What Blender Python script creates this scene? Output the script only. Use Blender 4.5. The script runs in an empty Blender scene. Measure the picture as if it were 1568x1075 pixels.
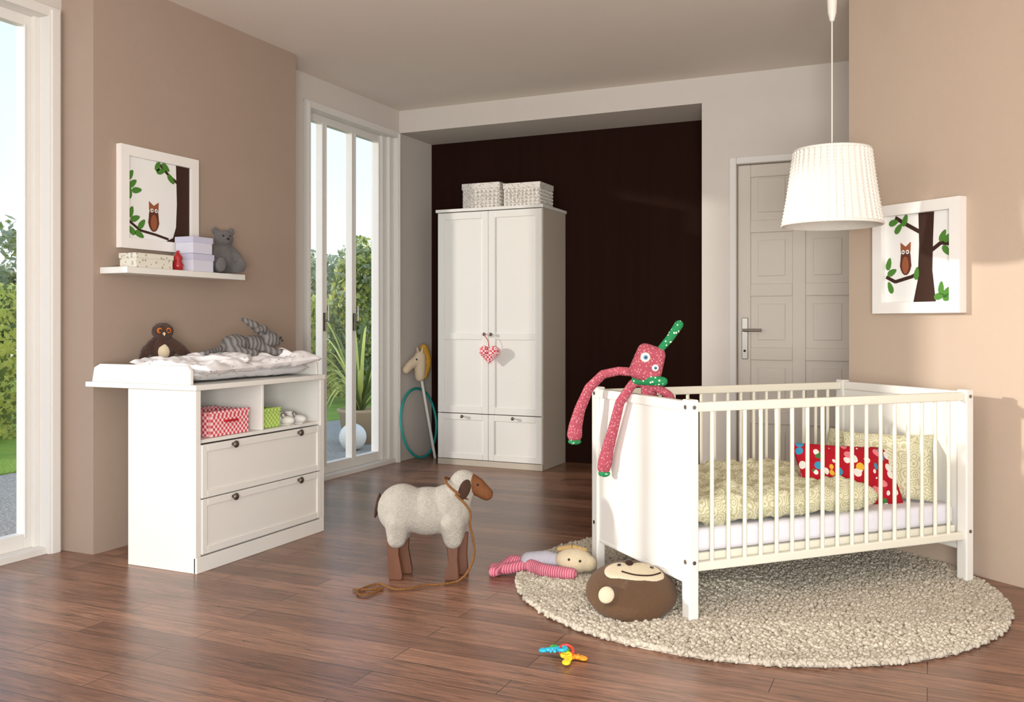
import bpy, math, random, bmesh
import numpy as np
from mathutils import Vector, Matrix, noise, Euler
random.seed(3); np.random.seed(3)
A=math.radians(24.43); CA,SA=math.cos(A),math.sin(A)
def W(X,Y,z=0.0):
    # survey frame (origin at camera foot) -> room frame
    return Vector((CA*X-SA*Y, SA*X+CA*Y, z))
sc=bpy.context.scene
col=sc.collection

# ------------------------------------------------------------ materials
def nodes(name):
    m=bpy.data.materials.new(name); m.use_nodes=True
    nt=m.node_tree; b=nt.nodes['Principled BSDF']
    return m,nt,b
def c4(c): return (c[0],c[1],c[2],1)
def srgb(r,g,b):
    f=lambda v:(v/255/12.92) if v/255<=.04045 else ((v/255+.055)/1.055)**2.4
    return (f(r),f(g),f(b))
def tc(nt,scale=(1,1,1),rot=(0,0,0),kind='Object'):
    t=nt.nodes.new('ShaderNodeTexCoord'); mp=nt.nodes.new('ShaderNodeMapping')
    mp.inputs['Scale'].default_value=scale; mp.inputs['Rotation'].default_value=rot
    nt.links.new(t.outputs[kind],mp.inputs['Vector']); return mp.outputs['Vector']
def addbump(nt,b,sock,strength,dist=.01,prev=None):
    bp=nt.nodes.new('ShaderNodeBump'); bp.inputs['Strength'].default_value=strength
    bp.inputs['Distance'].default_value=dist
    nt.links.new(sock,bp.inputs['Height'])
    nt.links.new(bp.outputs['Normal'],b.inputs['Normal']); return bp
def mix(nt,fac,a,bb):
    m=nt.nodes.new('ShaderNodeMix'); m.data_type='RGBA'
    if isinstance(fac,(int,float)): m.inputs[0].default_value=fac
    else: nt.links.new(fac,m.inputs[0])
    for s,v in ((6,a),(7,bb)):
        if isinstance(v,tuple): m.inputs[s].default_value=c4(v)
        else: nt.links.new(v,m.inputs[s])
    return m.outputs[2]
def mat(name,c,rough=.5,c2=None,cs=4,bump=0,bs=60,bd=.01,metal=0,sheen=0,scale=(1,1,1),spec=None):
    m,nt,b=nodes(name)
    b.inputs['Base Color'].default_value=c4(c); b.inputs['Roughness'].default_value=rough
    b.inputs['Metallic'].default_value=metal
    b.inputs['Specular IOR Level'].default_value=spec if spec is not None else (.15 if rough>.7 else .5)
    if sheen: b.inputs['Sheen Weight'].default_value=sheen
    v=tc(nt,scale)
    n=nt.nodes.new('ShaderNodeTexNoise'); n.inputs['Scale'].default_value=cs; n.inputs['Detail'].default_value=4
    nt.links.new(v,n.inputs['Vector'])
    cc=c2 if c2 else tuple(x*.95 for x in c)
    nt.links.new(mix(nt,n.outputs['Fac'],c,cc),b.inputs['Base Color'])
    if bump:
        n2=nt.nodes.new('ShaderNodeTexNoise'); n2.inputs['Scale'].default_value=bs; n2.inputs['Detail'].default_value=3
        nt.links.new(v,n2.inputs['Vector']); addbump(nt,b,n2.outputs['Fac'],bump,bd)
    return m
def leafmat(name,c):
    m,nt,b=nodes(name); b.inputs['Base Color'].default_value=c4(c); b.inputs['Roughness'].default_value=.6
    tr=nt.nodes.new('ShaderNodeBsdfTranslucent'); tr.inputs['Color'].default_value=c4(tuple(min(1,x*1.4) for x in c))
    mx=nt.nodes.new('ShaderNodeMixShader'); mx.inputs[0].default_value=.55
    nt.links.new(b.outputs[0],mx.inputs[1]); nt.links.new(tr.outputs[0],mx.inputs[2])
    nt.links.new(mx.outputs[0],nt.nodes['Material Output'].inputs['Surface']); return m
def dots(name,c,c2,scale,thr,rough=.9,bump=.3,rings=False,multi=False):
    m,nt,b=nodes(name); b.inputs['Roughness'].default_value=rough; b.inputs['Specular IOR Level'].default_value=.15
    v=tc(nt); vo=nt.nodes.new('ShaderNodeTexVoronoi'); vo.inputs['Scale'].default_value=scale
    nt.links.new(v,vo.inputs['Vector'])
    mt=nt.nodes.new('ShaderNodeMath'); mt.operation='LESS_THAN'; mt.inputs[1].default_value=thr
    nt.links.new(vo.outputs['Distance'],mt.inputs[0]); fac=mt.outputs[0]
    if rings:
        w=nt.nodes.new('ShaderNodeMath'); w.operation='MULTIPLY'; w.inputs[1].default_value=26
        nt.links.new(vo.outputs['Distance'],w.inputs[0])
        s=nt.nodes.new('ShaderNodeMath'); s.operation='SINE'; nt.links.new(w.outputs[0],s.inputs[0])
        g=nt.nodes.new('ShaderNodeMath'); g.operation='GREATER_THAN'; g.inputs[1].default_value=.2
        nt.links.new(s.outputs[0],g.inputs[0]); fac=g.outputs[0]
    dc=c2
    if multi:
        r=nt.nodes.new('ShaderNodeValToRGB'); r.color_ramp.interpolation='CONSTANT'
        els=r.color_ramp.elements; els[0].color=c4(srgb(235,232,225)); els[1].color=c4(srgb(60,150,190)); els[1].position=.35
        e=els.new(.48); e.color=c4(srgb(235,232,225)); e=els.new(.62); e.color=c4(srgb(230,180,60)); e=els.new(.72); e.color=c4(srgb(70,130,70)); e=els.new(.82); e.color=c4(srgb(225,130,140))
        sx=nt.nodes.new('ShaderNodeSeparateColor'); nt.links.new(vo.outputs['Color'],sx.inputs[0])
        nt.links.new(sx.outputs[0],r.inputs[0]); dc=r.outputs[0]
    nt.links.new(mix(nt,fac,c,dc),b.inputs['Base Color'])
    if bump:
        n2=nt.nodes.new('ShaderNodeTexNoise'); n2.inputs['Scale'].default_value=250
        nt.links.new(v,n2.inputs['Vector']); addbump(nt,b,n2.outputs['Fac'],bump,.004)
    return m
def checker(name,c,c2,scale,rough=.8):
    m,nt,b=nodes(name); b.inputs['Roughness'].default_value=rough
    ch=nt.nodes.new('ShaderNodeTexChecker'); ch.inputs['Scale'].default_value=scale
    ch.inputs['Color1'].default_value=c4(c); ch.inputs['Color2'].default_value=c4(c2)
    nt.links.new(tc(nt),ch.inputs['Vector']); nt.links.new(ch.outputs['Color'],b.inputs['Base Color']); return m
def stripes(name,c,c2,scale,axis='X',rough=.9,dist=2.0,bump=.3):
    m,nt,b=nodes(name); b.inputs['Roughness'].default_value=rough
    w=nt.nodes.new('ShaderNodeTexWave'); w.bands_direction=axis; w.inputs['Scale'].default_value=scale
    w.inputs['Distortion'].default_value=dist; v=tc(nt); nt.links.new(v,w.inputs['Vector'])
    nt.links.new(mix(nt,w.outputs['Fac'],c,c2),b.inputs['Base Color'])
    addbump(nt,b,w.outputs['Fac'],bump,.004); return m

WHITE=mat('white_lacquer',srgb(230,228,221),.38)
CREAM=mat('cream_lacquer',srgb(230,227,210),.4)
TRIMW=mat('window_paint',srgb(224,221,215),.45)
SIDE=mat('shaded_carcass',srgb(192,182,166),.5)  # wardrobe carcass: shade on its sides put into the colour
CEIL=mat('ceiling_paint',srgb(234,225,215),.9,bump=.05,bs=200)
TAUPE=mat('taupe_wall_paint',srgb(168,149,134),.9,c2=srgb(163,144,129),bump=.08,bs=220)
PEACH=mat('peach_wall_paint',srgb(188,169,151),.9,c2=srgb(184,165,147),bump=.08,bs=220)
OFFW=mat('offwhite_wall_paint',srgb(212,205,197),.9,bump=.06,bs=200)
DARK=mat('chocolate_wall_paint',srgb(42,24,17),.85,c2=srgb(35,18,13),cs=2,bump=.06,bs=200,spec=.06,scale=(9,9,.5))
DOORM=mat('door_paint',srgb(212,204,192),.5)
METAL=mat('brushed_metal',srgb(150,145,138),.3,metal=1)
KNOB=mat('antique_knob',srgb(110,100,90),.35,metal=.8)
BLACK=mat('black_bead',(.01,.01,.01),.2)
GAP=mat('dark_gap',srgb(60,55,50),.8)

def floor_mat():
    m,nt,b=nodes('walnut_plank_floor')
    v=tc(nt)
    br=nt.nodes.new('ShaderNodeTexBrick'); br.offset=.37; br.inputs['Scale'].default_value=1
    br.inputs['Brick Width'].default_value=1.25; br.inputs['Row Height'].default_value=.125
    br.inputs['Mortar Size'].default_value=.0018; br.inputs['Mortar Smooth'].default_value=.1
    br.inputs['Color1'].default_value=c4(srgb(150,110,88)); br.inputs['Color2'].default_value=c4(srgb(116,81,64))
    br.inputs['Mortar'].default_value=c4(srgb(58,38,30)); nt.links.new(v,br.inputs['Vector'])
    v2=tc(nt,(1.6,20,1)); n=nt.nodes.new('ShaderNodeTexNoise'); n.inputs['Scale'].default_value=2.2
    n.inputs['Detail'].default_value=8; n.inputs['Roughness'].default_value=.68; n.inputs['Distortion'].default_value=1.2
    nt.links.new(v2,n.inputs['Vector'])
    r=nt.nodes.new('ShaderNodeValToRGB'); r.color_ramp.elements[0].color=(.34,.31,.29,1); r.color_ramp.elements[0].position=.34
    r.color_ramp.elements[1].color=(1.32,1.32,1.32,1); r.color_ramp.elements[1].position=.64
    nt.links.new(n.outputs['Fac'],r.inputs[0])
    mm=nt.nodes.new('ShaderNodeMix'); mm.data_type='RGBA'; mm.blend_type='MULTIPLY'; mm.inputs[0].default_value=.85
    nt.links.new(br.outputs['Color'],mm.inputs[6]); nt.links.new(r.outputs[0],mm.inputs[7])
    nt.links.new(mm.outputs[2],b.inputs['Base Color'])
    mr=nt.nodes.new('ShaderNodeMapRange'); mr.inputs['To Min'].default_value=.22; mr.inputs['To Max'].default_value=.38
    nt.links.new(n.outputs['Fac'],mr.inputs[0]); nt.links.new(mr.outputs[0],b.inputs['Roughness'])
    addbump(nt,b,n.outputs['Fac'],.08,.004)
    return m
FLOOR=floor_mat()

# ------------------------------------------------------------ mesh builder
class MB:
    def __init__(s): s.v=[];s.f=[];s.mi=[];s.sm=[];s.mats=[]
    def m(s,mt):
        if mt not in s.mats: s.mats.append(mt)
        return s.mats.index(mt)
    def add(s,vs,fs,mt,smooth=False,M=None):
        o=len(s.v); k=s.m(mt)
        for p in vs:
            p=Vector(p); s.v.append(tuple(M@p if M else p))
        for f in fs: s.f.append(tuple(i+o for i in f)); s.mi.append(k); s.sm.append(smooth)
    def box(s,x0,x1,y0,y1,z0,z1,mt,M=None):
        vs=[(x,y,z) for x in (x0,x1) for y in (y0,y1) for z in (z0,z1)]
        fs=[(0,1,3,2),(4,6,7,5),(0,4,5,1),(2,3,7,6),(0,2,6,4),(1,5,7,3)]
        s.add(vs,fs,mt,False,M)
    def cyl(s,p0,p1,r0,mt,r1=None,n=16,M=None,smooth=True):
        if r1 is None: r1=r0
        p0=Vector(p0);p1=Vector(p1);d=p1-p0
        q=d.to_track_quat('Z','Y'); vs=[]
        for p,r in((p0,r0),(p1,r1)):
            for i in range(n):
                a=2*math.pi*i/n; vs.append(p+q@Vector((r*math.cos(a),r*math.sin(a),0)))
        fs=[(i,(i+1)%n,n+(i+1)%n,n+i) for i in range(n)]
        s.add(vs,fs,mt,smooth,M); 
        s.add(vs[:n],[tuple(range(n-1,-1,-1))],mt,False,M); s.add(vs[n:],[tuple(range(n))],mt,False,M)
    def sph(s,c,r,mt,rot=None,n=20,k=12,M=None):
        if isinstance(r,(int,float)): r=(r,r,r)
        c=Vector(c); R=Matrix.Identity(3) if rot is None else Euler(rot).to_matrix()
        vs=[c+R@Vector((0,0,r[2]))]
        for j in range(1,k):
            t=math.pi*j/k
            for i in range(n):
                a=2*math.pi*i/n
                vs.append(c+R@Vector((r[0]*math.sin(t)*math.cos(a),r[1]*math.sin(t)*math.sin(a),r[2]*math.cos(t))))
        vs.append(c+R@Vector((0,0,-r[2]))); L=len(vs)-1; fs=[]
        for i in range(n): fs.append((0,1+i,1+(i+1)%n)); fs.append((L,1+(k-2)*n+(i+1)%n,1+(k-2)*n+i))
        for j in range(k-2):
            for i in range(n):
                a=1+j*n+i;b2=1+j*n+(i+1)%n; fs.append((a,a+n,b2+n,b2))
        s.add(vs,fs,mt,True,M)
    def cap(s,p0,r0,p1,r1,mt,M=None):
        s.cyl(p0,p1,r0,mt,r1,n=16,M=M); s.sph(p0,r0*1.0,mt,n=16,k=10,M=M); s.sph(p1,r1*1.0,mt,n=16,k=10,M=M)
    def chain(s,pts,mt,M=None):
        for (a,ra),(b,rb) in zip(pts,pts[1:]): s.cap(a,ra,b,rb,mt,M)
    def lathe(s,prof,c,mt,n=32,M=None,close=True):
        c=Vector(c); vs=[];K=len(prof)
        for r,z in prof:
            for i in range(n):
                a=2*math.pi*i/n; vs.append(c+Vector((r*math.cos(a),r*math.sin(a),z)))
        fs=[(j*n+i,j*n+(i+1)%n,(j+1)*n+(i+1)%n,(j+1)*n+i) for j in range(K-1) for i in range(n)]
        s.add(vs,fs,mt,True,M)
    def torus(s,c,R,r,mt,M=None,n=40,k=10,rot=None):
        Rm=Matrix.Identity(3) if rot is None else Euler(rot).to_matrix()
        vs=[]
        for i in range(n):
            a=2*math.pi*i/n
            for j in range(k):
                b=2*math.pi*j/k
                vs.append(Vector(c)+Rm@Vector(((R+r*math.cos(b))*math.cos(a),(R+r*math.cos(b))*math.sin(a),r*math.sin(b))))
        fs=[(i*k+j,((i+1)%n)*k+j,((i+1)%n)*k+(j+1)%k,i*k+(j+1)%k) for i in range(n) for j in range(k)]
        s.add(vs,fs,mt,True,M)
    def prism(s,pts,y0,y1,mt,M=None):
        n=len(pts); vs=[(x,y0,z) for x,z in pts]+[(x,y1,z) for x,z in pts]
        fs=[tuple(range(n)),tuple(range(2*n-1,n-1,-1))]+[(i,n+i,n+(i+1)%n,(i+1)%n) for i in range(n)]
        s.add(vs,fs,mt,False,M)
    def obj(s,name,loc=(0,0,0),rz=0,bevel=0,parent=None,rot=None):
        me=bpy.data.meshes.new(name); me.from_pydata(s.v,[],s.f)
        for m in s.mats: me.materials.append(m)
        me.polygons.foreach_set('material_index',s.mi); me.polygons.foreach_set('use_smooth',s.sm); me.update()
        o=bpy.data.objects.new(name,me); col.objects.link(o)
        o.location=loc; o.rotation_euler=rot if rot else (0,0,rz)
        if bevel:
            b=o.modifiers.new('bevel','BEVEL'); b.width=bevel; b.segments=2; b.limit_method='ANGLE'; b.angle_limit=math.radians(50)
        if parent: o.parent=parent
        return o
def empty(name,loc=(0,0,0),rz=0,rot=None,parent=None):
    e=bpy.data.objects.new(name,None); col.objects.link(e); e.location=loc; e.rotation_euler=rot if rot else (0,0,rz)
    e.empty_display_size=.1
    if parent: e.parent=parent
    return e
def blob(name,mb,mt,voxel=.007,smooth=6,parent=None,loc=(0,0,0),disp=0,dscale=.02):
    o=mb.obj(name,loc=loc,parent=parent)
    r=o.modifiers.new('r','REMESH'); r.mode='VOXEL'; r.voxel_size=voxel; r.use_smooth_shade=True
    if smooth:
        sm=o.modifiers.new('s','SMOOTH'); sm.iterations=smooth; sm.factor=.5
    if disp:
        t=bpy.data.textures.new(name+'_t','CLOUDS'); t.noise_scale=dscale
        d=o.modifiers.new('d','DISPLACE'); d.texture=t; d.strength=disp; d.mid_level=.5
    return o
def curve(name,pts,r,mt,parent=None,loc=(0,0,0)):
    cu=bpy.data.curves.new(name,'CURVE'); cu.dimensions='3D'; cu.bevel_depth=r; cu.bevel_resolution=3; cu.resolution_u=10
    sp=cu.splines.new('NURBS'); sp.points.add(len(pts)-1)
    for i,p in enumerate(pts): sp.points[i].co=(p[0],p[1],p[2],1)
    sp.use_endpoint_u=True; sp.order_u=3
    cu.materials.append(mt); o=bpy.data.objects.new(name,cu); col.objects.link(o); o.location=loc
    if parent: o.parent=parent
    return o
def simple(name,bx,mt,bevel=0):
    mb=MB(); mb.box(*bx,mt); return mb.obj(name,bevel=bevel)

# ------------------------------------------------------------ room shell
H=2.99; V0=-3.0; WU=-4.1
simple('floor',(-4.3,3.5,V0,7.45,-.12,0),FLOOR)
simple('ceiling',(-4.3,3.5,V0,7.45,H,H+.15),CEIL)
mb=MB()
mb.box(-4.3,WU,V0,1.6,0,H,OFFW)
mb.box(-4.3,WU,1.6,3.33,2.8,H,OFFW)
mb.box(-4.3,WU,3.33,5.38,0,H,OFFW)
mb.box(-4.3,WU,5.38,6.69,2.8,H,OFFW)
mb.box(-4.3,WU,6.69,7.26,0,H,OFFW)
mb.obj('wall_left')
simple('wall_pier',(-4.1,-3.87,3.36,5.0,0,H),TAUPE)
simple('wall_back',(-4.3,-1.36,7.26,7.40,0,H),DARK)
mb=MB(); mb.box(-4.1,-1.51,6.70,7.26,2.80,H,OFFW); mb.obj('trim_soffit')
DL,DR=-1.257,-.40; DT=2.33
mb=MB(); mb.box(-1.51,-1.36,6.84,7.26,0,H,OFFW); mb.box(-1.51,DL,6.70,6.84,0,H,OFFW); mb.obj('wall_recess_side')
simple('wall_door_header',(DL,DR,6.70,6.84,DT,H),OFFW)
simple('wall_door_side',(DR,-.2,6.70,6.84,0,H),OFFW)
Q2=Vector((1.795,4.87)); nrm=Vector((.8816,.472)); dirw=Vector((.472,-.8816))
Q2=Q2+nrm*.05-dirw*.044
P2=W(Q2.x,Q2.y); wd=(W(dirw.x,dirw.y)).normalized(); RA=math.atan2(wd.y,wd.x)
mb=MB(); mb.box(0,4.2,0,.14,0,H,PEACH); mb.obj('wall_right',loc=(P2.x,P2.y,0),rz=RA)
simple('wall_return',(-.30,-.16,5.40,6.70,0,H),OFFW)

# door
mb=MB(); x0,x1=.002,DR-DL-.002
mb.box(x0,x1,.055,.085,.005,DT-.003,DOORM)
def frame(mb,x0,x1,z0,z1,yf,st,mt,d=.012):
    mb.box(x0,x0+st,yf,yf+d,z0,z1,mt); mb.box(x1-st,x1,yf,yf+d,z0,z1,mt)
    mb.box(x0+st,x1-st,yf,yf+d,z0,z0+st,mt); mb.box(x0+st,x1-st,yf,yf+d,z1-st,z1,mt)
mid=(x0+x1)/2
rows=[.01,.50,.96,1.42,1.88,DT-.003]
for a in (x0,mid-.045,x1-.09): mb.box(a,a+.09,.04,.056,.01,DT-.003,DOORM)
for z in rows:
    zz=max(.01,min(z-.045,DT-.093)); 
    mb.box(x0+.09,mid-.045,.04,.056,zz,zz+.09,DOORM); mb.box(mid+.045,x1-.09,.04,.056,zz,zz+.09,DOORM)
for a,b in zip(rows,rows[1:]):
    for xa,xb in ((x0+.09,mid-.045),(mid+.045,x1-.09)):
        mb.box(xa+.05,xb-.05,.048,.056,a+.10,b-.10,DOORM)
mb.box(.03,.075,.03,.04,.92,1.22,METAL); mb.cyl((.052,.04,1.13),(.052,-.02,1.13),.011,METAL)
mb.cyl((.045,-.02,1.13),(.18,-.02,1.13),.010,METAL); mb.cyl((.052,.031,.98),(.052,.026,.98),.009,GAP)
mb.obj('door_1',loc=(DL,6.70,0),bevel=.004)
mb=MB(); t=.05
mb.box(DL-t,DL,6.68,6.70,0,DT+t,TRIMW); mb.box(DR,DR+t,6.68,6.70,0,DT+t,TRIMW); mb.box(DL,DR,6.68,6.70,DT,DT+t,TRIMW)
mb.obj('trim_1',bevel=.006)

# windows
m,nt,b=nodes('window_glass')
tr=nt.nodes.new('ShaderNodeBsdfTransparent'); gl=nt.nodes.new('ShaderNodeBsdfGlossy'); gl.inputs['Roughness'].default_value=.02
mx=nt.nodes.new('ShaderNodeMixShader'); mx.inputs[0].default_value=.04
nt.links.new(tr.outputs[0],mx.inputs[1]); nt.links.new(gl.outputs[0],mx.inputs[2])
nt.links.new(mx.outputs[0],nt.nodes['Material Output'].inputs['Surface']); GLASS=m
def window(name,v0,v1,mull,hand,c=.07,rj=.03,s=.04):
    mb=MB(); L=v1-v0; top=2.80
    for a,b2 in((0,c),(L-c,L)): mb.box(a,b2,-.022,.20,.0,top,TRIMW); mb.box(a+.012,b2-.012,-.032,-.02,.0,top-.015,TRIMW)
    mb.box(c,L-c,-.022,.20,top-.05,top,TRIMW); mb.box(c,L-c,.0,.20,0,.035,TRIMW)
    mb.box(c,c+.02,.05,.16,.035,top-.05,TRIMW); mb.box(L-c-rj,L-c,.05,.16,.035,top-.05,TRIMW)
    if rj>.05: mb.box(L-c-rj*.5,L-c,.02,.05,.035,top-.05,TRIMW)
    xs=[c+.02]+mull+[L-c-rj]
    for k,(a,b2) in enumerate(zip(xs,xs[1:])):
        mb.box(a,a+s,.075,.13,.035,top-.05,TRIMW); mb.box(b2-s,b2,.075,.13,.035,top-.05,TRIMW)
        mb.box(a+s,b2-s,.075,.13,.035,.035+.075,TRIMW); mb.box(a+s,b2-s,.075,.13,top-.105,top-.05,TRIMW)
        mb.box(a+s-.008,a+s,.068,.075,.09,top-.10,TRIMW); mb.box(b2-s,b2-s+.008,.068,.075,.09,top-.10,TRIMW)
        mb.box(a+s,b2-s,.10,.104,.11,top-.105,GLASS)
    for h in hand:
        mb.box(h-.010,h+.010,.055,.075,1.12,1.26,METAL); mb.cyl((h,.058,1.2),(h,.03,1.2),.008,METAL); mb.cyl((h,.03,1.2),(h,.03,1.32),.008,METAL)
    return mb.obj(name,loc=(WU,v0,0),rz=math.pi/2,bevel=.003)
window('window_1',1.60,3.34,[.86],[.84])
window('window_2',5.40,6.69,[.335,.727],[.335,.727],c=.045,rj=.13,s=.028)

# ------------------------------------------------------------ exterior
GRASS=mat('grass',srgb(165,190,80),.9,c2=srgb(115,150,55),cs=3,bump=.8,bs=40,bd=.05)
GRAV=mat('gravel',srgb(215,208,198),.9,c2=srgb(125,118,110),cs=45,bump=1,bs=50,bd=.03)
LEAF1=leafmat('leaf_dark',srgb(118,134,76)); LEAF2=leafmat('leaf_light',srgb(212,212,122)); LEAF3=leafmat('leaf_grey',srgb(172,180,150))
simple('ground_gravel',(-7.0,-4.3,-6,32,-.3,-.08),GRAV)
simple('ground_lawn',(-30,-7.0,-10,40,-.3,-.07),GRASS)
def leaves(name,boxes,n,size,mats,inner=None,shape='box'):
    pts=[];vols=[(b[1]-b[0])*(b[3]-b[2])*(b[5]-b[4]) for b in boxes]; tot=sum(vols)
    for b,vv in zip(boxes,vols):
        k=int(n*vv/tot); p=np.random.rand(k,3)*2-1
        if shape=='ball':
            p/=np.linalg.norm(p,axis=1)[:,None]; p*=np.random.uniform(.6,1,(k,1))
        ctr=np.array([(b[0]+b[1])/2,(b[2]+b[3])/2,(b[4]+b[5])/2]); hs=np.array([(b[1]-b[0])/2,(b[3]-b[2])/2,(b[5]-b[4])/2])
        pts.append(ctr+p*hs)
    P=np.concatenate(pts); k=len(P)
    a=np.random.randn(k,3); a/=np.linalg.norm(a,axis=1)[:,None]; b_=np.cross(a,np.random.randn(k,3)); b_/=np.linalg.norm(b_,axis=1)[:,None]
    s=size*np.random.uniform(.6,1.3,(k,1))
    V=np.stack([P-a*s,P+b_*s*.5,P+a*s,P-b_*s*.5],1).reshape(-1,3)
    F=np.arange(4*k).reshape(-1,4)
    me=bpy.data.meshes.new(name); me.from_pydata(V.tolist(),[],F.tolist())
    for m in mats: me.materials.append(m)
    me.polygons.foreach_set('material_index',np.random.randint(0,len(mats),k)); me.update()
    o=bpy.data.objects.new(name,me); col.objects.link(o); return o
leaves('garden_hedge',[(-9.5,-8.9,5.2,24,-.07,1.62)],42000,.055,[LEAF2,LEAF1,LEAF2,LEAF2])
tb=[]
for i in range(26):
    v=5.6+i*.85+random.uniform(-.3,.3); h=random.uniform(2.2,2.9); r=random.uniform(.6,.95)
    tb.append((-12.5-r+random.uniform(-1,1),-12.5+r,v-r,v+r,.6,h))
leaves('garden_trees',tb,36000,.08,[LEAF3,LEAF1,LEAF3],shape='ball')
mb=MB()
for b in tb: mb.cyl(((b[0]+b[1])/2,(b[2]+b[3])/2,-.1),((b[0]+b[1])/2,(b[2]+b[3])/2,1.6),.08,LEAF1)
t_=mb.obj('trunks'); t_.parent=bpy.data.objects['garden_trees']
leaves('garden_shrub',[(-8.6,-7.7,11.6,12.7,-.07,2.6)],7000,.055,[LEAF1,LEAF3,LEAF2],shape='ball')
POT=mat('terracotta_pot',srgb(200,175,140),.7)
mb=MB(); mb.lathe([(.0,0),(.17,0),(.22,.32),(.24,.33),(.24,.36),(.21,.36),(.2,.3),(0,.3)],(0,0,0),POT)
for i in range(60):
    a=random.uniform(0,2*math.pi); l=random.uniform(.7,1.2); up=random.uniform(.7,1.7)
    d=Vector((math.cos(a),math.sin(a),0)); n_=Vector((-math.sin(a),math.cos(a),0)); vs=[];
    for k in range(8):
        t=k/7; p=Vector((0,0,.3))+d*(l*t*.6)+Vector((0,0,up*t*1.2-1.0*t*t*l*.9)); w=.022*(1-t)**.6+.002
        vs+= [p-n_*w,p+n_*w]
    mb.add(vs,[(2*k,2*k+1,2*k+3,2*k+2) for k in range(7)],LEAF2 if i%2 else LEAF1,True)
mb.obj('potted_yucca',loc=(-5.45,8.12,-.08))
GLOBE=mat('globe_plastic',srgb(240,238,230),.4)
mb=MB(); mb.sph((0,0,.13),.135,GLOBE,n=32,k=20); mb.cyl((0,0,0),(0,0,.03),.06,GAP); mb.obj('garden_globe_lamp',loc=(-5.2,7.62,-.08))

# ------------------------------------------------------------ dresser
def knob(mb,x,y,z,mt=KNOB,r=.014):
    mb.cyl((x,y,z),(x,y-.016,z),r*.45,mt); mb.sph((x,y-.022,z),(r,r*.6,r),mt,n=16,k=8)
def door_panel(mb,x0,x1,z0,z1,yf,st,mt):
    mb.box(x0,x1,yf+.007,yf+.018,z0,z1,mt); frame(mb,x0,x1,z0,z1,yf,st,mt,d=.009)
DW=.995
mb=MB(); D=.43
mb.box(0,.022,0,D,0,.862,WHITE); mb.box(DW-.022,DW,0,D,0,.862,WHITE); mb.box(.022,DW-.022,D-.012,D,0,.862,WHITE)
mb.box(.022,DW-.022,.012,D-.012,.607,.625,WHITE); mb.box(.485,.503,.012,D-.012,.625,.862,WHITE)
mb.box(.022,DW-.022,.018,D-.012,.07,.085,WHITE); mb.box(.0,DW,-.008,.012,0,.075,WHITE)
mb.box(.022,DW-.022,.02,D-.012,.33,.345,WHITE)
mb.box(-.004,.03,-.006,.012,.075,.862,WHITE); mb.box(DW-.03,DW+.004,-.006,.012,.075,.862,WHITE)
door_panel(mb,.032,DW-.032,.350,.603,-.012,.035,WHITE); door_panel(mb,.032,DW-.032,.084,.345,-.012,.035,WHITE)
for z in(.585,.327):
    for x in(.24,.755): knob(mb,x,-.012,z,r=.018)
mb.box(-.01,DW+.01,-.012,.71,.862,.888,WHITE)
for xa in(.0,DW-.02):
    pr=[(.03,.888),(.03,.955),(.05,.978),(.62,.978),(.66,.96),(.675,.888)]
    M=Matrix(((0,1,0,xa),(1,0,0,0),(0,0,1,0),(0,0,0,1)))
    mb.prism(pr,0,.02,WHITE,M)
mb.box(.02,DW-.02,.66,.675,.888,.96,WHITE)
mb.obj('changing_dresser',loc=(-3.13,3.295,0),rz=math.pi/2,bevel=.003)
def dl(x,y,z): return Vector((-3.13-y,3.295+x,z))

def pillow_mesh(mb,w,h,t,mt,M=None,n=28,pw=4,wr=.006,seed=0,pinch=.07,ex=.55):
    vs=[];
    for side in(1,-1):
        for j in range(n+1):
            for i in range(n+1):
                s=-1+2*i/n; q=-1+2*j/n
                x=w/2*s*(1-pinch*(1-q*q)*abs(s)); y=h/2*q*(1-pinch*(1-s*s)*abs(q))
                e=max(0,(1-abs(s)**pw)*(1-abs(q)**pw))**ex
                nn=noise.noise(Vector((x*9+seed,y*9,seed+side)))*wr+noise.noise(Vector((x*25+seed,y*25,seed)))*wr*.5
                vs.append((x,y,side*(t/2*e)+nn*e*2))
    N=n+1; K=N*N; fs=[]
    for j in range(n):
        for i in range(n):
            a=j*N+i; fs.append((a,a+1,a+N+1,a+N)); fs.append((K+a,K+a+N,K+a+N+1,K+a+1))
    mb.add(vs,fs,mt,True,M)
STAR=dots('star_quilt_fabric',srgb(232,230,230),srgb(165,165,172),30,.15,bump=.2)
e=empty('changing_mat_quilt',loc=dl(0,0,.889))
mb=MB(); pillow_mesh(mb,.93,.58,.07,STAR,Matrix.Translation((-.345,.497,.04))@Matrix.Rotation(math.pi/2,4,'Z'),pw=8,seed=2)
mb.obj('mat_pad',parent=e)
def quilt(mb,w,h,t,M,seed): pillow_mesh(mb,w,h,t,STAR,M,n=50,pw=6,wr=.014,seed=seed,pinch=.03,ex=.4)
mb=MB()
quilt(mb,.46,.50,.055,Matrix.Translation((-.22,.27,.082))@Matrix.Rotation(.15,4,'Z')@Matrix.Rotation(.08,4,'Y'),5)
quilt(mb,.48,.46,.06,Matrix.Translation((-.20,.70,.085))@Matrix.Rotation(-.2,4,'Z')@Matrix.Rotation(.05,4,'X'),9)
quilt(mb,.34,.36,.05,Matrix.Translation((-.26,.45,.105))@Matrix.Rotation(.6,4,'Z'),12)
quilt(mb,.34,.28,.06,Matrix.Translation((-.20,.83,.105))@Matrix.Rotation(.3,4,'Z')@Matrix.Rotation(-.12,4,'X'),17)
mb.obj('folded_quilt',parent=e)

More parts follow.
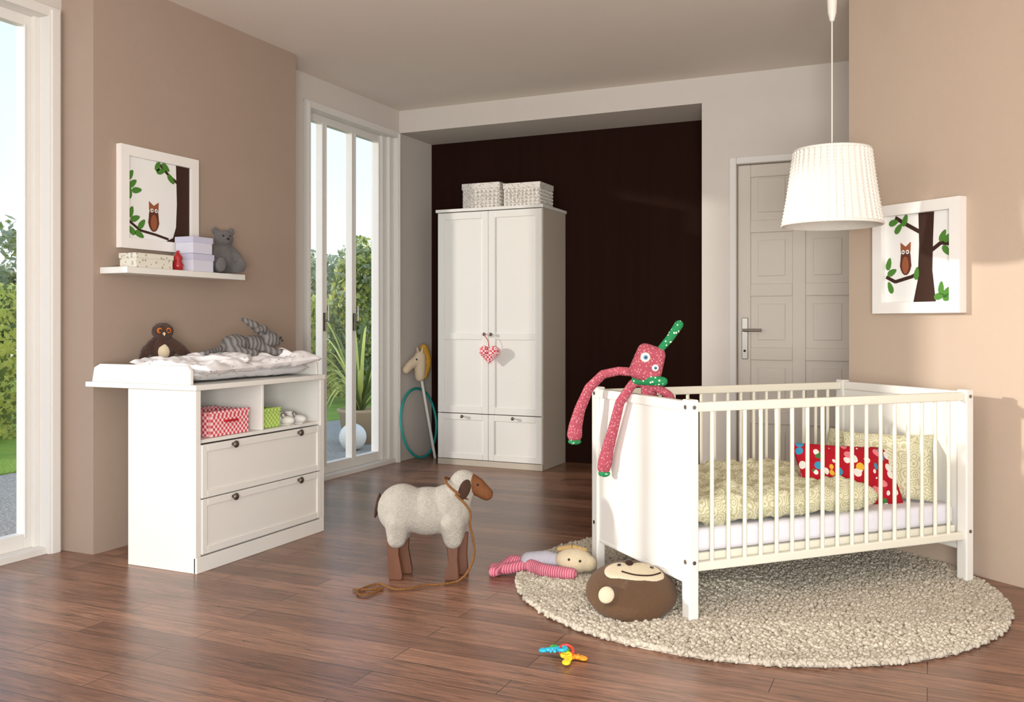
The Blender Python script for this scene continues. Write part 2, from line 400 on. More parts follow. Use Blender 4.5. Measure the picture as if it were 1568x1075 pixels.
# cubby contents
RG=checker('red_gingham',srgb(205,75,85),srgb(240,210,210),70); GG=checker('green_gingham',srgb(150,190,60),srgb(200,220,140),70)
def basket(name,w,d,h,mt,loc,handle=None):
    mb=MB(); t=.008
    mb.box(0,w,0,t,0,h,mt);mb.box(0,w,d-t,d,0,h,mt);mb.box(0,t,t,d-t,0,h,mt);mb.box(w-t,w,t,d-t,0,h,mt);mb.box(t,w-t,t,d-t,0,t,mt)
    mb.box(-.004,w+.004,-.004,.004,h-.02,h+.004,mt); mb.box(-.004,w+.004,d-.004,d+.004,h-.02,h+.004,mt)
    if handle: mb.cyl((w*.35,-.012,h*.6),(w*.65,-.012,h*.6),.006,handle); 
    if handle: mb.cyl((w*.35,-.012,h*.6),(w*.35,.002,h*.6),.006,handle); mb.cyl((w*.65,-.012,h*.6),(w*.65,.002,h*.6),.006,handle)
    return mb.obj(name,loc=loc,rz=math.pi/2,bevel=.003)
REDM=mat('red_plastic',srgb(190,30,40),.4)
basket('gingham_basket',.27,.22,.12,RG,dl(.135,.03,.626),REDM)
mb=MB(); PD=dots('pink_dot_fabric',srgb(225,120,130),srgb(245,235,235),60,.3)
for i,(x,y) in enumerate([(.0,0),(.045,.05),(.02,.1)]): mb.cap((x,y,.025),.022,(x,y,.12),.022,PD)
mb.obj('rolled_cloths',loc=dl(.05,.04,.628),rz=math.pi/2)
basket('gingham_basket.001',.15,.15,.10,GG,dl(.53,.05,.626),None)
SHOE=mat('shoe_leather',srgb(215,212,205),.6); STRAP=mat('shoe_strap',srgb(120,115,110),.6)
for k,(x,y) in enumerate([(.73,.07),(.81,.06)]):
    mb=MB(); mb.sph((0,-.03,.025),(.027,.045,.025),SHOE); mb.sph((0,.025,.035),(.027,.035,.035),SHOE); mb.torus((0,.03,.062),.02,.006,SHOE)
    mb.torus((0,-.01,.045),.022,.004,STRAP,rot=(.9,0,0))
    mb.box(-.02,.02,-.06,.05,0,.006,SHOE); mb.obj('baby_shoe' if k==0 else 'baby_shoe.001',loc=dl(x,y,.626),rz=math.pi/2+.2*k)

# ------------------------------------------------------------ plush toys
BROWNP=mat('brown_plush',srgb(84,57,46),.95,c2=srgb(54,36,29),cs=30,bump=.8,bs=180,sheen=.2)
CREAMP=mat('cream_plush',srgb(214,198,168),.95,bump=.6,bs=180,sheen=.2)
GREYP=mat('grey_plush',srgb(116,112,111),.95,c2=srgb(86,83,82),cs=20,bump=.8,bs=180,sheen=.2)
ORANGE=mat('orange_felt',srgb(200,110,40),.9)
ZEB=stripes('tabby_plush',srgb(84,80,80),srgb(128,124,121),14,'X',dist=6)
e=empty('plush_owl',loc=dl(.34,.55,.962),rz=math.radians(55))
mb=MB(); mb.sph((0,0,.075),(.06,.05,.078),BROWNP); mb.sph((0,-.005,.175),(.056,.05,.046),BROWNP)
mb.chain([((-.045,0,.12),.02),((-.085,-.015,.07),.026),((-.11,-.02,.03),.014)],BROWNP)
mb.chain([((.045,0,.12),.022),((.085,-.015,.08),.03),((.14,-.02,.035),.016)],BROWNP)
blob('body',mb,BROWNP,.006,3,e,disp=.008,dscale=.012)
mb=MB(); mb.sph((0,-.03,.07),(.034,.026,.045),CREAMP)
for s in(-1,1):
    mb.sph((s*.021,-.046,.180),(.015,.008,.015),ORANGE); mb.sph((s*.021,-.053,.180),(.008,.005,.008),BLACK)
    mb.sph((s*.025,-.04,.01),(.018,.026,.01),ORANGE)
mb.cyl((0,-.048,.165),(0,-.065,.152),.009,CREAMP,r1=.001); mb.obj('face',parent=e)
e=empty('plush_tabby_cat',loc=dl(.62,.22,1.005),rz=math.radians(75)); e.scale=(1.12,1.12,1.12)
mb=MB(); mb.sph((-.07,0,.05),(.075,.055,.055),ZEB); mb.sph((.03,0,.05),(.07,.05,.05),ZEB)
mb.sph((.12,-.01,.075),(.05,.045,.042),ZEB); mb.sph((.155,-.02,.065),(.025,.024,.02),ZEB)
mb.chain([((.06,.03,.04),.022),((.12,.05,.015),.02),((.17,.05,.012),.018)],ZEB)
mb.chain([((.06,-.03,.04),.022),((.11,-.07,.015),.02),((.15,-.09,.012),.018)],ZEB)
mb.chain([((-.1,-.03,.03),.028),((-.06,-.08,.018),.02),((-.02,-.09,.015),.018)],ZEB)
mb.chain([((-.13,0,.04),.018),((-.2,-.03,.03),.014),((-.27,-.07,.02),.013)],ZEB)
mb.chain([((.10,.02,.10),.016),((.06,.03,.145),.022),((.01,.05,.175),.012)],ZEB)
mb.chain([((.10,-.03,.11),.014),((.06,-.04,.13),.02),((.01,-.05,.12),.012)],ZEB)
blob('body',mb,ZEB,.006,3,e)
mb=MB(); mb.sph((.16,-.045,.085),.006,BLACK); mb.sph((.15,.02,.095),.006,BLACK); mb.sph((.18,-.025,.07),(.008,.009,.006),BLACK); mb.obj('face',parent=e)

# ------------------------------------------------------------ shelf & its things
SU=-3.87
simple('floating_shelf',(SU,SU+.19,3.40,4.28,1.435,1.468),WHITE,.003)
FLOR=dots('floral_box_paper',srgb(220,216,202),srgb(175,170,150),45,.3,bump=0)
LIL=mat('lilac_box_paper',srgb(212,212,226),.6)
LILT=mat('lilac_lid_paper',srgb(196,196,216),.6)
def giftbox(name,w,d,h,loc,mt,lid,rz=0):
    mb=MB(); mb.box(-w/2,w/2,-d/2,d/2,0,h,mt); mb.box(-w/2-.004,w/2+.004,-d/2-.004,d/2+.004,h*.68,h+.003,lid)
    return mb.obj(name,loc=loc,rz=rz,bevel=.002)
giftbox('storage_box',.115,.25,.072,(-3.755,3.60,1.469),FLOR,FLOR)
giftbox('storage_box.001',.13,.16,.095,(-3.755,3.945,1.469),LIL,LILT)
giftbox('storage_box.002',.125,.15,.09,(-3.757,3.945,1.569),LIL,LILT)
mb=MB(); RJ=mat('red_glass',srgb(170,35,40),.25)
mb.lathe([(0,0),(.024,0),(.03,.03),(.02,.05),(.026,.07),(.014,.09),(.0,.1)],(0,0,0),RJ); mb.sph((0,0,.1),.01,RJ); mb.obj('red_jar',loc=(-3.735,3.80,1.469))  # small red jar, gives no light
e=empty('grey_teddy_bear',loc=(-3.755,4.175,1.469),rz=math.radians(62)); e.scale=(1.12,1.12,1.16)
mb=MB(); mb.sph((0,0,.075),(.058,.05,.075),GREYP); mb.sph((0,-.01,.175),(.05,.048,.046),GREYP); mb.sph((0,-.05,.165),(.022,.024,.019),GREYP)
for s in(-1,1):
    mb.sph((s*.042,0,.215),(.02,.012,.02),GREYP)
    mb.chain([((s*.045,0,.125),.02),((s*.07,-.03,.08),.021),((s*.07,-.06,.05),.02)],GREYP)
    mb.chain([((s*.035,-.03,.03),.029),((s*.05,-.10,.03),.026)],GREYP); mb.sph((s*.052,-.115,.04),(.027,.02,.036),GREYP)
blob('body',mb,GREYP,.006,3,e,disp=.005,dscale=.01)
mb=MB(); mb.sph((0,-.073,.172),(.008,.006,.006),BLACK); mb.sph((-.018,-.052,.188),.005,BLACK); mb.sph((.018,-.052,.188),.005,BLACK); mb.obj('face',parent=e)

# ------------------------------------------------------------ owl pictures
PAPER=mat('picture_paper',srgb(238,238,235),.7); TRUNK=mat('print_trunk',srgb(62,42,34),.8); PGREEN=mat('print_leaf',srgb(80,130,55),.8)
POWL=mat('print_owl',srgb(150,90,60),.8); POWL2=mat('print_owl_dark',srgb(95,55,42),.8); FRAMEW=mat('picture_frame_paint',srgb(238,235,230),.4)
def picture(name,w,h,loc,rz,var,th=.035):
    mb=MB(); f=.055
    mb.box(-w/2,w/2,-.012,0,-h/2,h/2,FRAMEW)
    mb.box(-w/2,-w/2+f,-th,-.012,-h/2,h/2,FRAMEW);mb.box(w/2-f,w/2,-th,-.012,-h/2,h/2,FRAMEW)
    mb.box(-w/2+f,w/2-f,-th,-.012,-h/2,-h/2+f,FRAMEW);mb.box(-w/2+f,w/2-f,-th,-.012,h/2-f,h/2,FRAMEW)
    iw=w/2-f; ih=h/2-f
    mb.box(-iw,iw,-.014,-.011,-ih,ih,PAPER)
    y0,y1=-.0155,-.014
    def P(pts,mt,k=0): mb.prism([(x*iw,z*ih) for x,z in pts],y0-.0006*k,y1,mt)
    def leaf(x,z,a,s=.15,mt=PGREEN):
        pts=[]
        for t in range(10):
            th_=2*math.pi*t/10; px=s*math.cos(th_)*1.0; pz=s*.5*math.sin(th_)*(1-.3*math.cos(th_))
            pts.append((max(-1,min(1,x+px*math.cos(a)-pz*math.sin(a))), max(-1,min(1,z+px*math.sin(a)+pz*math.cos(a)))))
        P(pts,mt,2)
    def line(pts,wd,mt=TRUNK):
        for (a,b2) in zip(pts,pts[1:]):
            dx,dz=b2[0]-a[0],b2[1]-a[1]; l=math.hypot(dx,dz); nx,nz=-dz/l*wd/2,dx/l*wd/2
            P([(a[0]+nx,a[1]+nz),(b2[0]+nx,b2[1]+nz),(b2[0]-nx,b2[1]-nz),(a[0]-nx,a[1]-nz)],mt,1)
    if var==0:
        P([(.55,1),(1,1),(1,-1),(.2,-1),(.45,-.88),(.55,-.6),(.58,0)],TRUNK)
        line([(.6,.55),(.3,.72),(.0,.95)],.07); line([(-.98,-.55),(-.6,-.78),(-.1,-.85),(.3,-.93)],.06)
        for l in [(.05,.78,.3),(.2,.9,-.6),(-.05,.9,1.2),(.38,.62,-.8),(-.88,-.35,1.2),(-.75,-.5,.4),(-.83,.35,.7),(-.92,.1,1.4),(-.7,.2,.2),(-.9,.55,1.0),(-.55,-.62,.9),(-.86,-.8,2.4),(-.62,-.88,-.5)]: leaf(*l)
        ox,oz=-.18,-.45
    else:
        P([(.0,1),(.45,1),(.42,.4),(.4,-.3),(.5,-1),(-.15,-1),(-.02,-.5),(.02,.3)],TRUNK)
        line([(.1,.55),(-.3,.75),(-.7,.96)],.09); line([(-.98,-.4),(-.7,-.52),(-.2,-.42),(.1,-.3)],.08); line([(.3,.1),(.65,.3),(.98,.25)],.09)
        for l in [(-.6,.7,.8),(-.75,.85,.2),(-.4,.88,1.2),(-.9,-.1,1.3),(-.8,-.3,.4),(-.85,-.65,2),(.7,.45,1),(.86,.4,.6),(.8,.12,-.8),(.65,-.7,1.5),(.8,-.8,.9),(.6,-.88,.2),(.84,-.9,.3),(-.05,-.35,1.4)]: leaf(*l)
        ox,oz=-.38,-.05
    body=[(ox+.17*math.cos(t)*(1.05 if math.sin(t)<0 else .9),oz+.33*math.sin(t)) for t in [2*math.pi*i/18 for i in range(18)]]
    P(body,POWL2,3)
    P([(ox-.14,oz+.2),(ox-.15,oz+.42),(ox,oz+.32),(ox+.15,oz+.42),(ox+.14,oz+.2)],POWL,3.5)
    P([(ox+.10*math.cos(t),oz-.1+.2*math.sin(t)) for t in [2*math.pi*i/14 for i in range(14)]],POWL,4.5)
    for s in(-1,1): P([(ox+s*.065+.045*math.cos(t),oz+.2+.05*math.sin(t)) for t in [2*math.pi*i/10 for i in range(10)]],PAPER,5.5)
    for s in(-1,1): P([(ox+s*.065+.02*math.cos(t),oz+.2+.022*math.sin(t)) for t in [2*math.pi*i/8 for i in range(8)]],TRUNK,6.5)
    return mb.obj(name,loc=loc,rz=rz)
picture('framed_owl_picture',.56,.545,(SU,3.785,1.85),math.pi/2,0)
pc=P2+wd*.445; picture('framed_owl_picture.001',.50,.55,(pc.x,pc.y,1.505),RA,1,th=.05)

# ------------------------------------------------------------ wardrobe
mb=MB(); w=.95; HH=2.13; d=.52
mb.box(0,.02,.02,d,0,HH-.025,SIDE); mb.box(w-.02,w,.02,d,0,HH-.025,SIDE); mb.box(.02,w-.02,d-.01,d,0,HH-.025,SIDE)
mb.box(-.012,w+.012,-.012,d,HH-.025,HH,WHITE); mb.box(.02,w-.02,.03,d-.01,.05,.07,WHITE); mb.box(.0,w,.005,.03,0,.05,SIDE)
mb.box(.02,w-.02,.022,.03,.07,HH-.025,GAP)
for a,b2 in((.004,w/2-.002),(w/2+.002,w-.004)):
    door_panel(mb,a,b2,.055,.43,0,.05,WHITE)
    mb.box(a,b2,.007,.018,.436,HH-.03,WHITE); frame(mb,a,b2,.436,HH-.03,0,.058,WHITE,.009); mb.box(a+.058,b2-.058,0,.009,1.045,1.10,WHITE)
knob(mb,w/2-.03,0,1.09); knob(mb,w/2+.03,0,1.09); knob(mb,.24,0,.41); knob(mb,.70,0,.41)
mb.obj('wardrobe',loc=(-3.743,6.727,0),bevel=.003)
WICK=dots('wicker_weave',srgb(215,210,202),srgb(165,160,153),55,.32,bump=.3)
for k,(a,b2,h) in enumerate([(.20,.54,.21),(.58,.90,.19)]):
    mb=MB(); ww=b2-a; dd=.28
    mb.box(0,ww,0,dd,0,h,WICK); mb.box(-.006,ww+.006,-.006,dd+.006,h*.78,h+.004,WICK)
    for i in range(9):
        for j in range(5):
            mb.sph((ww*(i+.5)/9,-.003,h*.75*(j+.5)/5),(ww/20,.008,h*.06),WICK,n=8,k=6)
            mb.sph((ww+.002,dd*(i+.5)/9,h*.75*(j+.5)/5),(.008,dd/20,h*.06),WICK,n=8,k=6)
    mb.obj('wicker_box' if k==0 else 'wicker_box.001',loc=(-3.743+a,6.80,HH+.001),bevel=.004)
HG=checker('heart_gingham',srgb(205,50,70),srgb(245,215,215),60)
mb=MB()
def heart(mb,s,mt,c):
    for q in(-1,1): mb.cap((c[0]+q*s*.5,c[1],c[2]+s*.25),s*.55,(c[0],c[1],c[2]-s*.8),s*.14,mt)
heart(mb,.085,HG,(0,0,0)); 
o=mb.obj('hanging_fabric_heart',loc=(-3.743+.50,6.727-.036,.93)); o.scale=(1,.45,1)
r=o.modifiers.new('r','REMESH'); r.mode='VOXEL'; r.voxel_size=.006; r.use_smooth_shade=True
curve('string',[(0,0,.04),(.0,0,.1),(-.05,-.0,.158),(-.055,.04,.165)],.003,REDM,parent=o)

# ------------------------------------------------------------ hobby horse, hoop
TEAL=mat('teal_plastic',srgb(40,165,160),.35)
mb=MB(); mb.torus((0,0,0),.30,.011,TEAL,n=64); mb.obj('hula_hoop',loc=(-4.035,6.925,.312),rot=(0,math.radians(83),0))
YEL=mat('yellow_yarn',srgb(222,175,70),.95,c2=srgb(195,140,50),cs=60,bump=1,bs=120); BEI=mat('horse_plush',srgb(218,200,172),.95,bump=.5,bs=160)
e=empty('hobby_horse',loc=(-3.93,7.02,0))
mb=MB(); top=Vector((-.06,-.16,.78)); mb.cyl((0,0,0.001),top,.0125,WHITE); mb.obj('stick',parent=e,bevel=0)
mb=MB()
f_=Vector((-.45,-.89,0)).normalized()
T=top
mb.chain([(T-Vector((0,0,.06)),.045),(T+Vector((0,0,.05)),.056),(T+Vector((0,0,.11)),.052)],BEI)
mb.chain([(T+Vector((0,0,.10)),.05),(T+f_*.10+Vector((0,0,.04)),.04),(T+f_*.14+Vector((0,0,.0)),.036)],BEI)
blob('head',mb,BEI,.008,4,e)
mb=MB()
for k in range(18):
    t=k/17; a=T-f_*(.035+.04*math.sin(t*3))+Vector((0,0,-.06+.25*t)); mb.sph(a,(.036,.036,.028),YEL,n=10,k=8)
for s in(-1,1):
    sd=Vector((f_.y,-f_.x,0))*s; mb.cap(T+sd*.03+Vector((0,0,.15)),.014,T+sd*.045+Vector((0,0,.19)),.005,BEI); mb.sph(T+f_*.06+sd*.042+Vector((0,0,.09)),.008,BLACK)
mb.obj('mane',parent=e)

# ------------------------------------------------------------ pendant lamp
KN,ntk,bk=nodes('knit_shade'); bk.inputs['Base Color'].default_value=c4(srgb(224,221,213)); bk.inputs['Roughness'].default_value=.95; bk.inputs['Specular IOR Level'].default_value=.1
nk=ntk.nodes.new('ShaderNodeTexNoise'); nk.inputs['Scale'].default_value=150; ntk.links.new(tc(ntk),nk.inputs['Vector']); addbump(ntk,bk,nk.outputs['Fac'],.4,.004)
LZ=1.64
e=empty('pendant_lamp',loc=W(1.505,4.30,LZ))
NR=40; n,kz=NR*16,150; vs=[];hz=.35
for j in range(kz+1):
    t=j/kz; rr=.222-.052*t-.004*math.sin(t*math.pi)
    zz=t*hz
    for i in range(n):
        a=2*math.pi*i/n; ph=a*NR
        cph=math.cos(ph); rib=max(0,cph)**.5
        k_=(ph/(2*math.pi)+.5)%1-.5
        v_=math.sin(2*math.pi*(zz/.016+abs(k_)*1.6))
        r_=rr+.0085*rib+.0024*v_*rib
        vs.append((r_*math.cos(a),r_*math.sin(a),zz))
N0=len(vs)
for j in range(2):
    for i in range(n):
        a=2*math.pi*i/n; rr=(.214 if j==0 else .162); vs.append((rr*math.cos(a),rr*math.sin(a),j*hz))
fs=[(j*n+i,j*n+(i+1)%n,(j+1)*n+(i+1)%n,(j+1)*n+i) for j in range(kz) for i in range(n)]
fs+=[(N0+i,N0+n+i,N0+n+(i+1)%n,N0+(i+1)%n) for i in range(n)]
fs+=[(i,N0+i,N0+(i+1)%n,(i+1)%n) for i in range(n)]+[(kz*n+i,kz*n+(i+1)%n,N0+n+(i+1)%n,N0+n+i) for i in range(n)]
mb=MB(); mb.add(vs,fs,KN,True); mb.obj('shade',parent=e)
mb=MB(); CORD=mat('lamp_cord',srgb(225,220,210),.5)
mb.torus((0,0,.004),.224,.007,KN,n=90); mb.torus((0,0,hz),.171,.007,KN,n=90)
for a in range(3):
    t=a*2*math.pi/3; mb.cyl((0,0,hz-.01),(.166*math.cos(t),.166*math.sin(t),hz-.01),.003,METAL,n=8)
mb.cyl((0,0,hz-.12),(0,0,hz+.02),.022,CORD); mb.sph((0,0,hz-.17),(.035,.035,.05),GLOBE)
mb.cyl((0,0,hz+.02),(0,0,.99),.0035,CORD,n=8)
mb.cyl((0,0,.96),(0,0,1.0),.010,CORD,r1=.02); mb.cyl((0,0,1.0),(0,0,1.13),.02,CORD,r1=.026); mb.cyl((0,0,1.13),(0,0,H-LZ),.026,CORD,r1=.05)
mb.obj('cord_and_socket',parent=e)

# ------------------------------------------------------------ rug
RUGM=mat('wool_rug',srgb(202,194,178),.95,c2=srgb(176,167,151),cs=9,bump=.4,bs=200)
rc=W(1.07,4.13); RX,RY=1.04,1.0
bm=bmesh.new(); bmesh.ops.create_icosphere(bm,subdivisions=1,radius=1); bv=np.array([v.co[:] for v in bm.verts]); bf=np.array([[v.index for v in f.verts] for f in bm.faces]); bm.free()
k=27000; rr=np.sqrt(np.random.rand(k)); th=np.random.rand(k)*2*np.pi
k2=1300; rr=np.concatenate([rr,1+np.random.uniform(-.015,.010,k2)]); th=np.concatenate([th,np.random.rand(k2)*2*np.pi]); k+=k2
ctr=np.stack([RX*rr*np.cos(th),RY*rr*np.sin(th),np.random.uniform(.009,.018,k)],1)
ax=np.random.randn(k,3)*np.array([1,1,.9]); ax/=np.linalg.norm(ax,axis=1)[:,None]
sz=np.random.uniform(.0075,.011,(k,1,1))
B=bv[None]*sz; proj=(B*ax[:,None,:]).sum(2,keepdims=True); B=B+ax[:,None,:]*proj*.8
V=ctr[:,None,:]+B; V[:,:,2]=np.maximum(V[:,:,2],.001); V=V.reshape(-1,3)
F=(bf[None]+(np.arange(k)*len(bv))[:,None,None]).reshape(-1,3)
me=bpy.data.meshes.new('round_shaggy_rug'); me.vertices.add(len(V)); me.vertices.foreach_set('co',V.ravel())
me.loops.add(F.size); me.loops.foreach_set('vertex_index',F.ravel().astype(np.int32)); me.polygons.add(len(F))
me.polygons.foreach_set('loop_start',np.arange(0,F.size,3,dtype=np.int32)); me.polygons.foreach_set('use_smooth',np.ones(len(F),bool))
me.materials.append(RUGM); me.update(calc_edges=True); me.validate()
rug=bpy.data.objects.new('round_shaggy_rug',me); col.objects.link(rug); rug.location=(rc.x,rc.y,0); rug.rotation_euler=(0,0,A)
mb=MB(); mb.cyl((0,0,.001),(0,0,.011),1.0,RUGM,n=96); o=mb.obj('rug_backing',parent=rug); o.scale=(RX,RY,1)

# ------------------------------------------------------------ crib
CR=math.radians(22)+A; co=W(.70,3.59); CZ=.004
crib=empty('baby_crib',loc=(co.x,co.y,CZ),rz=CR)
L,Wd=1.455,.78; HT=.877
def crib_end(name,x,sgn):
    mb=MB()
    for y in(-.028,Wd-.028): 
        mb.box(x-.022,x+.022,y,y+.056,0,HT,WHITE)
    mb.box(x-.011,x+.011,.028,Wd-.028,.15,HT-.045,WHITE)
    mb.box(x-.02,x+.02,.028,Wd-.028,HT-.05,HT-.008,WHITE); mb.box(x-.013,x+.013,.028,Wd-.028,.15,.17,WHITE)
    for y in(0,Wd):
        for z in(.24,HT-.03):
            mb.cyl((x+sgn*.022,y,z),(x+sgn*.0245,y,z),.009,METAL,n=12)
    for z in(.24,HT-.03): mb.cyl((x,-.028,z),(x,-.0305,z),.008,METAL,n=12)
    mb.obj(name,parent=crib,bevel=.006)
crib_end('foot_end',0,-1); crib_end('head_end',L,1)
for nm,y in(('front_side',0),('rear_side',Wd)):
    mb=MB(); mb.box(.022,L-.022,y-.013,y+.013,HT-.05,HT-.012,CREAM); mb.box(.022,L-.022,y-.013,y+.013,.200,.235,CREAM)
    nb=17
    for i in range(nb):
        x=.022+(L-.044)*(i+1)/(nb+1); mb.cyl((x,y,.22),(x,y,HT-.03),.0085,CREAM,n=14)
    mb.obj(nm,parent=crib,bevel=.005)
mb=MB(); mb.box(.03,L-.03,.03,.06,.22,.26,CREAM); mb.box(.03,L-.03,Wd-.06,Wd-.03,.22,.26,CREAM)
for i in range(16): x=.06+i*(L-.16)/15; mb.box(x,x+.05,.06,Wd-.06,.235,.255,CREAM)
mb.obj('slatted_base',parent=crib)
SHEET=mat('mattress_sheet',srgb(228,227,236),.8,bump=.3,bs=12,bd=.02)
mb=MB(); mb.box(.03,L-.03,.03,Wd-.03,.262,.355,SHEET)
m_=mb.obj('mattress',parent=crib); b_=m_.modifiers.new('b','BEVEL'); b_.width=.025; b_.segments=4
GREENF=dots('green_arc_fabric',srgb(220,216,190),srgb(188,186,146),24,.3,bump=.25,rings=True)
REDF=dots('red_patchwork_fabric',srgb(178,28,42),srgb(240,235,225),20,.40,bump=.2,multi=True)
def crib_obj(name,M,w,h,t,mt,seed,pw=4,wr=.01,ex=.5,pinch=.06):
    mb=MB(); pillow_mesh(mb,w,h,t,mt,None,n=60,pw=pw,wr=wr,seed=seed,ex=ex,pinch=pinch); o=mb.obj(name)
    o.matrix_world=Matrix.Translation((co.x,co.y,.012))@Matrix.Rotation(CR,4,'Z')@M; return o
crib_obj('crib_duvet',Matrix.Translation((.52,.385,.42))@Matrix.Rotation(.02,4,'Z')@Matrix.Rotation(.03,4,'X'),.96,.70,.125,GREENF,4,pw=10,wr=.020,ex=.33,pinch=.01)
crib_obj('patterned_pillow',Matrix.Translation((1.00,.24,.475))@Matrix.Rotation(-.12,4,'Z')@Matrix.Rotation(.08,4,'Y')@Matrix.Rotation(math.radians(60),4,'X'),.52,.29,.11,REDF,7)
crib_obj('green_pillow',Matrix.Translation((1.25,.25,.50))@Matrix.Rotation(math.radians(48),4,'Z')@Matrix.Rotation(math.radians(-66),4,'Y'),.32,.40,.11,GREENF,8)
crib_obj('green_pillow.001',Matrix.Translation((1.32,.57,.49))@Matrix.Rotation(math.radians(8),4,'Z')@Matrix.Rotation(math.radians(-70),4,'Y'),.28,.34,.10,GREENF,11)

# ------------------------------------------------------------ long limbed doll on crib end
PINK=dots('pink_crochet',srgb(168,78,92),srgb(200,138,142),95,.32,bump=.8)
GDOT=dots('green_dot_fabric',srgb(40,128,78),srgb(225,235,215),60,.25,bump=.3)
doll=empty('long_limbed_doll',loc=(co.x,co.y,.012),rz=CR)
mb=MB(); mb.chain([((.03,.37,.93),.020),((-.02,.42,.905),.020),((-.05,.48,.82),.021),((-.05,.54,.70),.024),((-.052,.59,.60),.028),((-.055,.61,.54),.033),((-.055,.62,.515),.031)],PINK)
mb.chain([((.03,.43,.95),.020),((-.02,.54,.955),.020),((-.05,.64,.935),.021),((-.09,.70,.87),.023),((-.12,.735,.77),.026),((-.13,.76,.69),.032),((-.132,.765,.65),.036)],PINK)
mb.chain([((.05,.40,.86),.035),((.03,.37,.93),.034)],PINK)
mb.chain([((.05,.36,.9),.02),((.09,.30,.86),.018),((.10,.24,.78),.018)],PINK)
blob('limbs',mb,PINK,.006,3,doll)
mb=MB(); M=Matrix.Translation((.015,.35,.995))@Matrix.Rotation(math.radians(-22),4,'Z')@Matrix.Rotation(math.radians(18),4,'Y')
mb.cap((-.038,0,-.045),.034,(.038,0,-.045),.034,PINK,M); mb.cap((-.029,0,.048),.034,(.029,0,.048),.034,PINK,M)
mb.cap((-.038,0,-.045),.034,(-.029,0,.048),.034,PINK,M); mb.cap((.038,0,-.045),.034,(.029,0,.048),.034,PINK,M); mb.sph((0,0,0),(.05,.038,.055),PINK,M=M)
h_=blob('head',mb,PINK,.006,5,doll)
mb=MB()
mb.chain([((.03,0,.07),.016),((.055,0,.13),.018),((.075,0,.20),.020)],GDOT,M)
mb.chain([((-.01,.40,.925),.024),((.02,.33,.925),.024),((.06,.30,.92),.020)],GDOT)
mb.sph((-.055,.618,.487),(.028,.028,.016),GDOT); mb.sph((-.132,.765,.618),(.032,.032,.015),GDOT)
blob('green_ear_and_scarf',mb,GDOT,.005,3,doll)
mb=MB(); EY=mat('felt_white',srgb(225,220,210),.9); EB=mat('felt_blue',srgb(120,160,190),.9)
for (x,z,r) in((-.024,.022,.021),(.030,-.008,.015)):
    mb.sph((x,-.035,z),(r,.008,r),EY,M=M); mb.sph((x,-.042,z),(r*.5,.004,r*.5),EB,M=M); mb.sph((x,-.046,z),(r*.25,.003,r*.25),BLACK,M=M)
mb.obj('eyes',parent=doll)

# doll on the floor
GREYJ=mat('grey_jersey',srgb(178,176,186),.9,bump=.5,bs=150)
PIX=stripes('pink_stripe_fabric',srgb(172,66,92),srgb(210,140,155),28,'X',dist=.5)
fd=empty('rag_doll',loc=(0,0,0))
def pts(l): return [(W(x,y,z),r) for x,y,z,r in l]
mb=MB(); mb.chain(pts([(.06,4.33,.045,.03),(-.0,4.36,.045,.03),(-.06,4.28,.026,.025),(-.085,4.24,.026,.024)]),PIX); 
mb.chain(pts([(.09,4.26,.05,.03),(.14,4.20,.045,.03),(.22,4.16,.045,.028),(.27,4.14,.045,.026)]),PIX)
mb.chain(pts([(.08,4.30,.045,.026),(-.02,4.28,.03,.026),(-.085,4.30,.026,.026)]),PIX)
blob('legs',mb,PIX,.006,3,fd)
mb=MB(); mb.chain(pts([(.08,4.31,.06,.042),(.16,4.29,.068,.046),(.20,4.27,.068,.04)]),GREYJ); blob('shirt',mb,GREYJ,.006,3,fd)
mb=MB(); c_=W(.29,4.235,.08); mb.sph(c_,(.09,.07,.055),CREAMP,rot=(0,.1,A)); mb.sph(W(.35,4.215,.072),(.042,.04,.038),CREAMP); blob('head',mb,CREAMP,.006,3,fd)
mb=MB(); mb.chain(pts([(.22,4.27,.125,.012),(.28,4.25,.14,.012),(.34,4.25,.125,.012)]),mat('doll_hair_yarn',srgb(190,160,110),.95,bump=1,bs=150)); mb.sph(W(.26,4.175,.10),.006,BLACK); mb.sph(W(.31,4.168,.095),.006,BLACK); mb.obj('face',parent=fd)

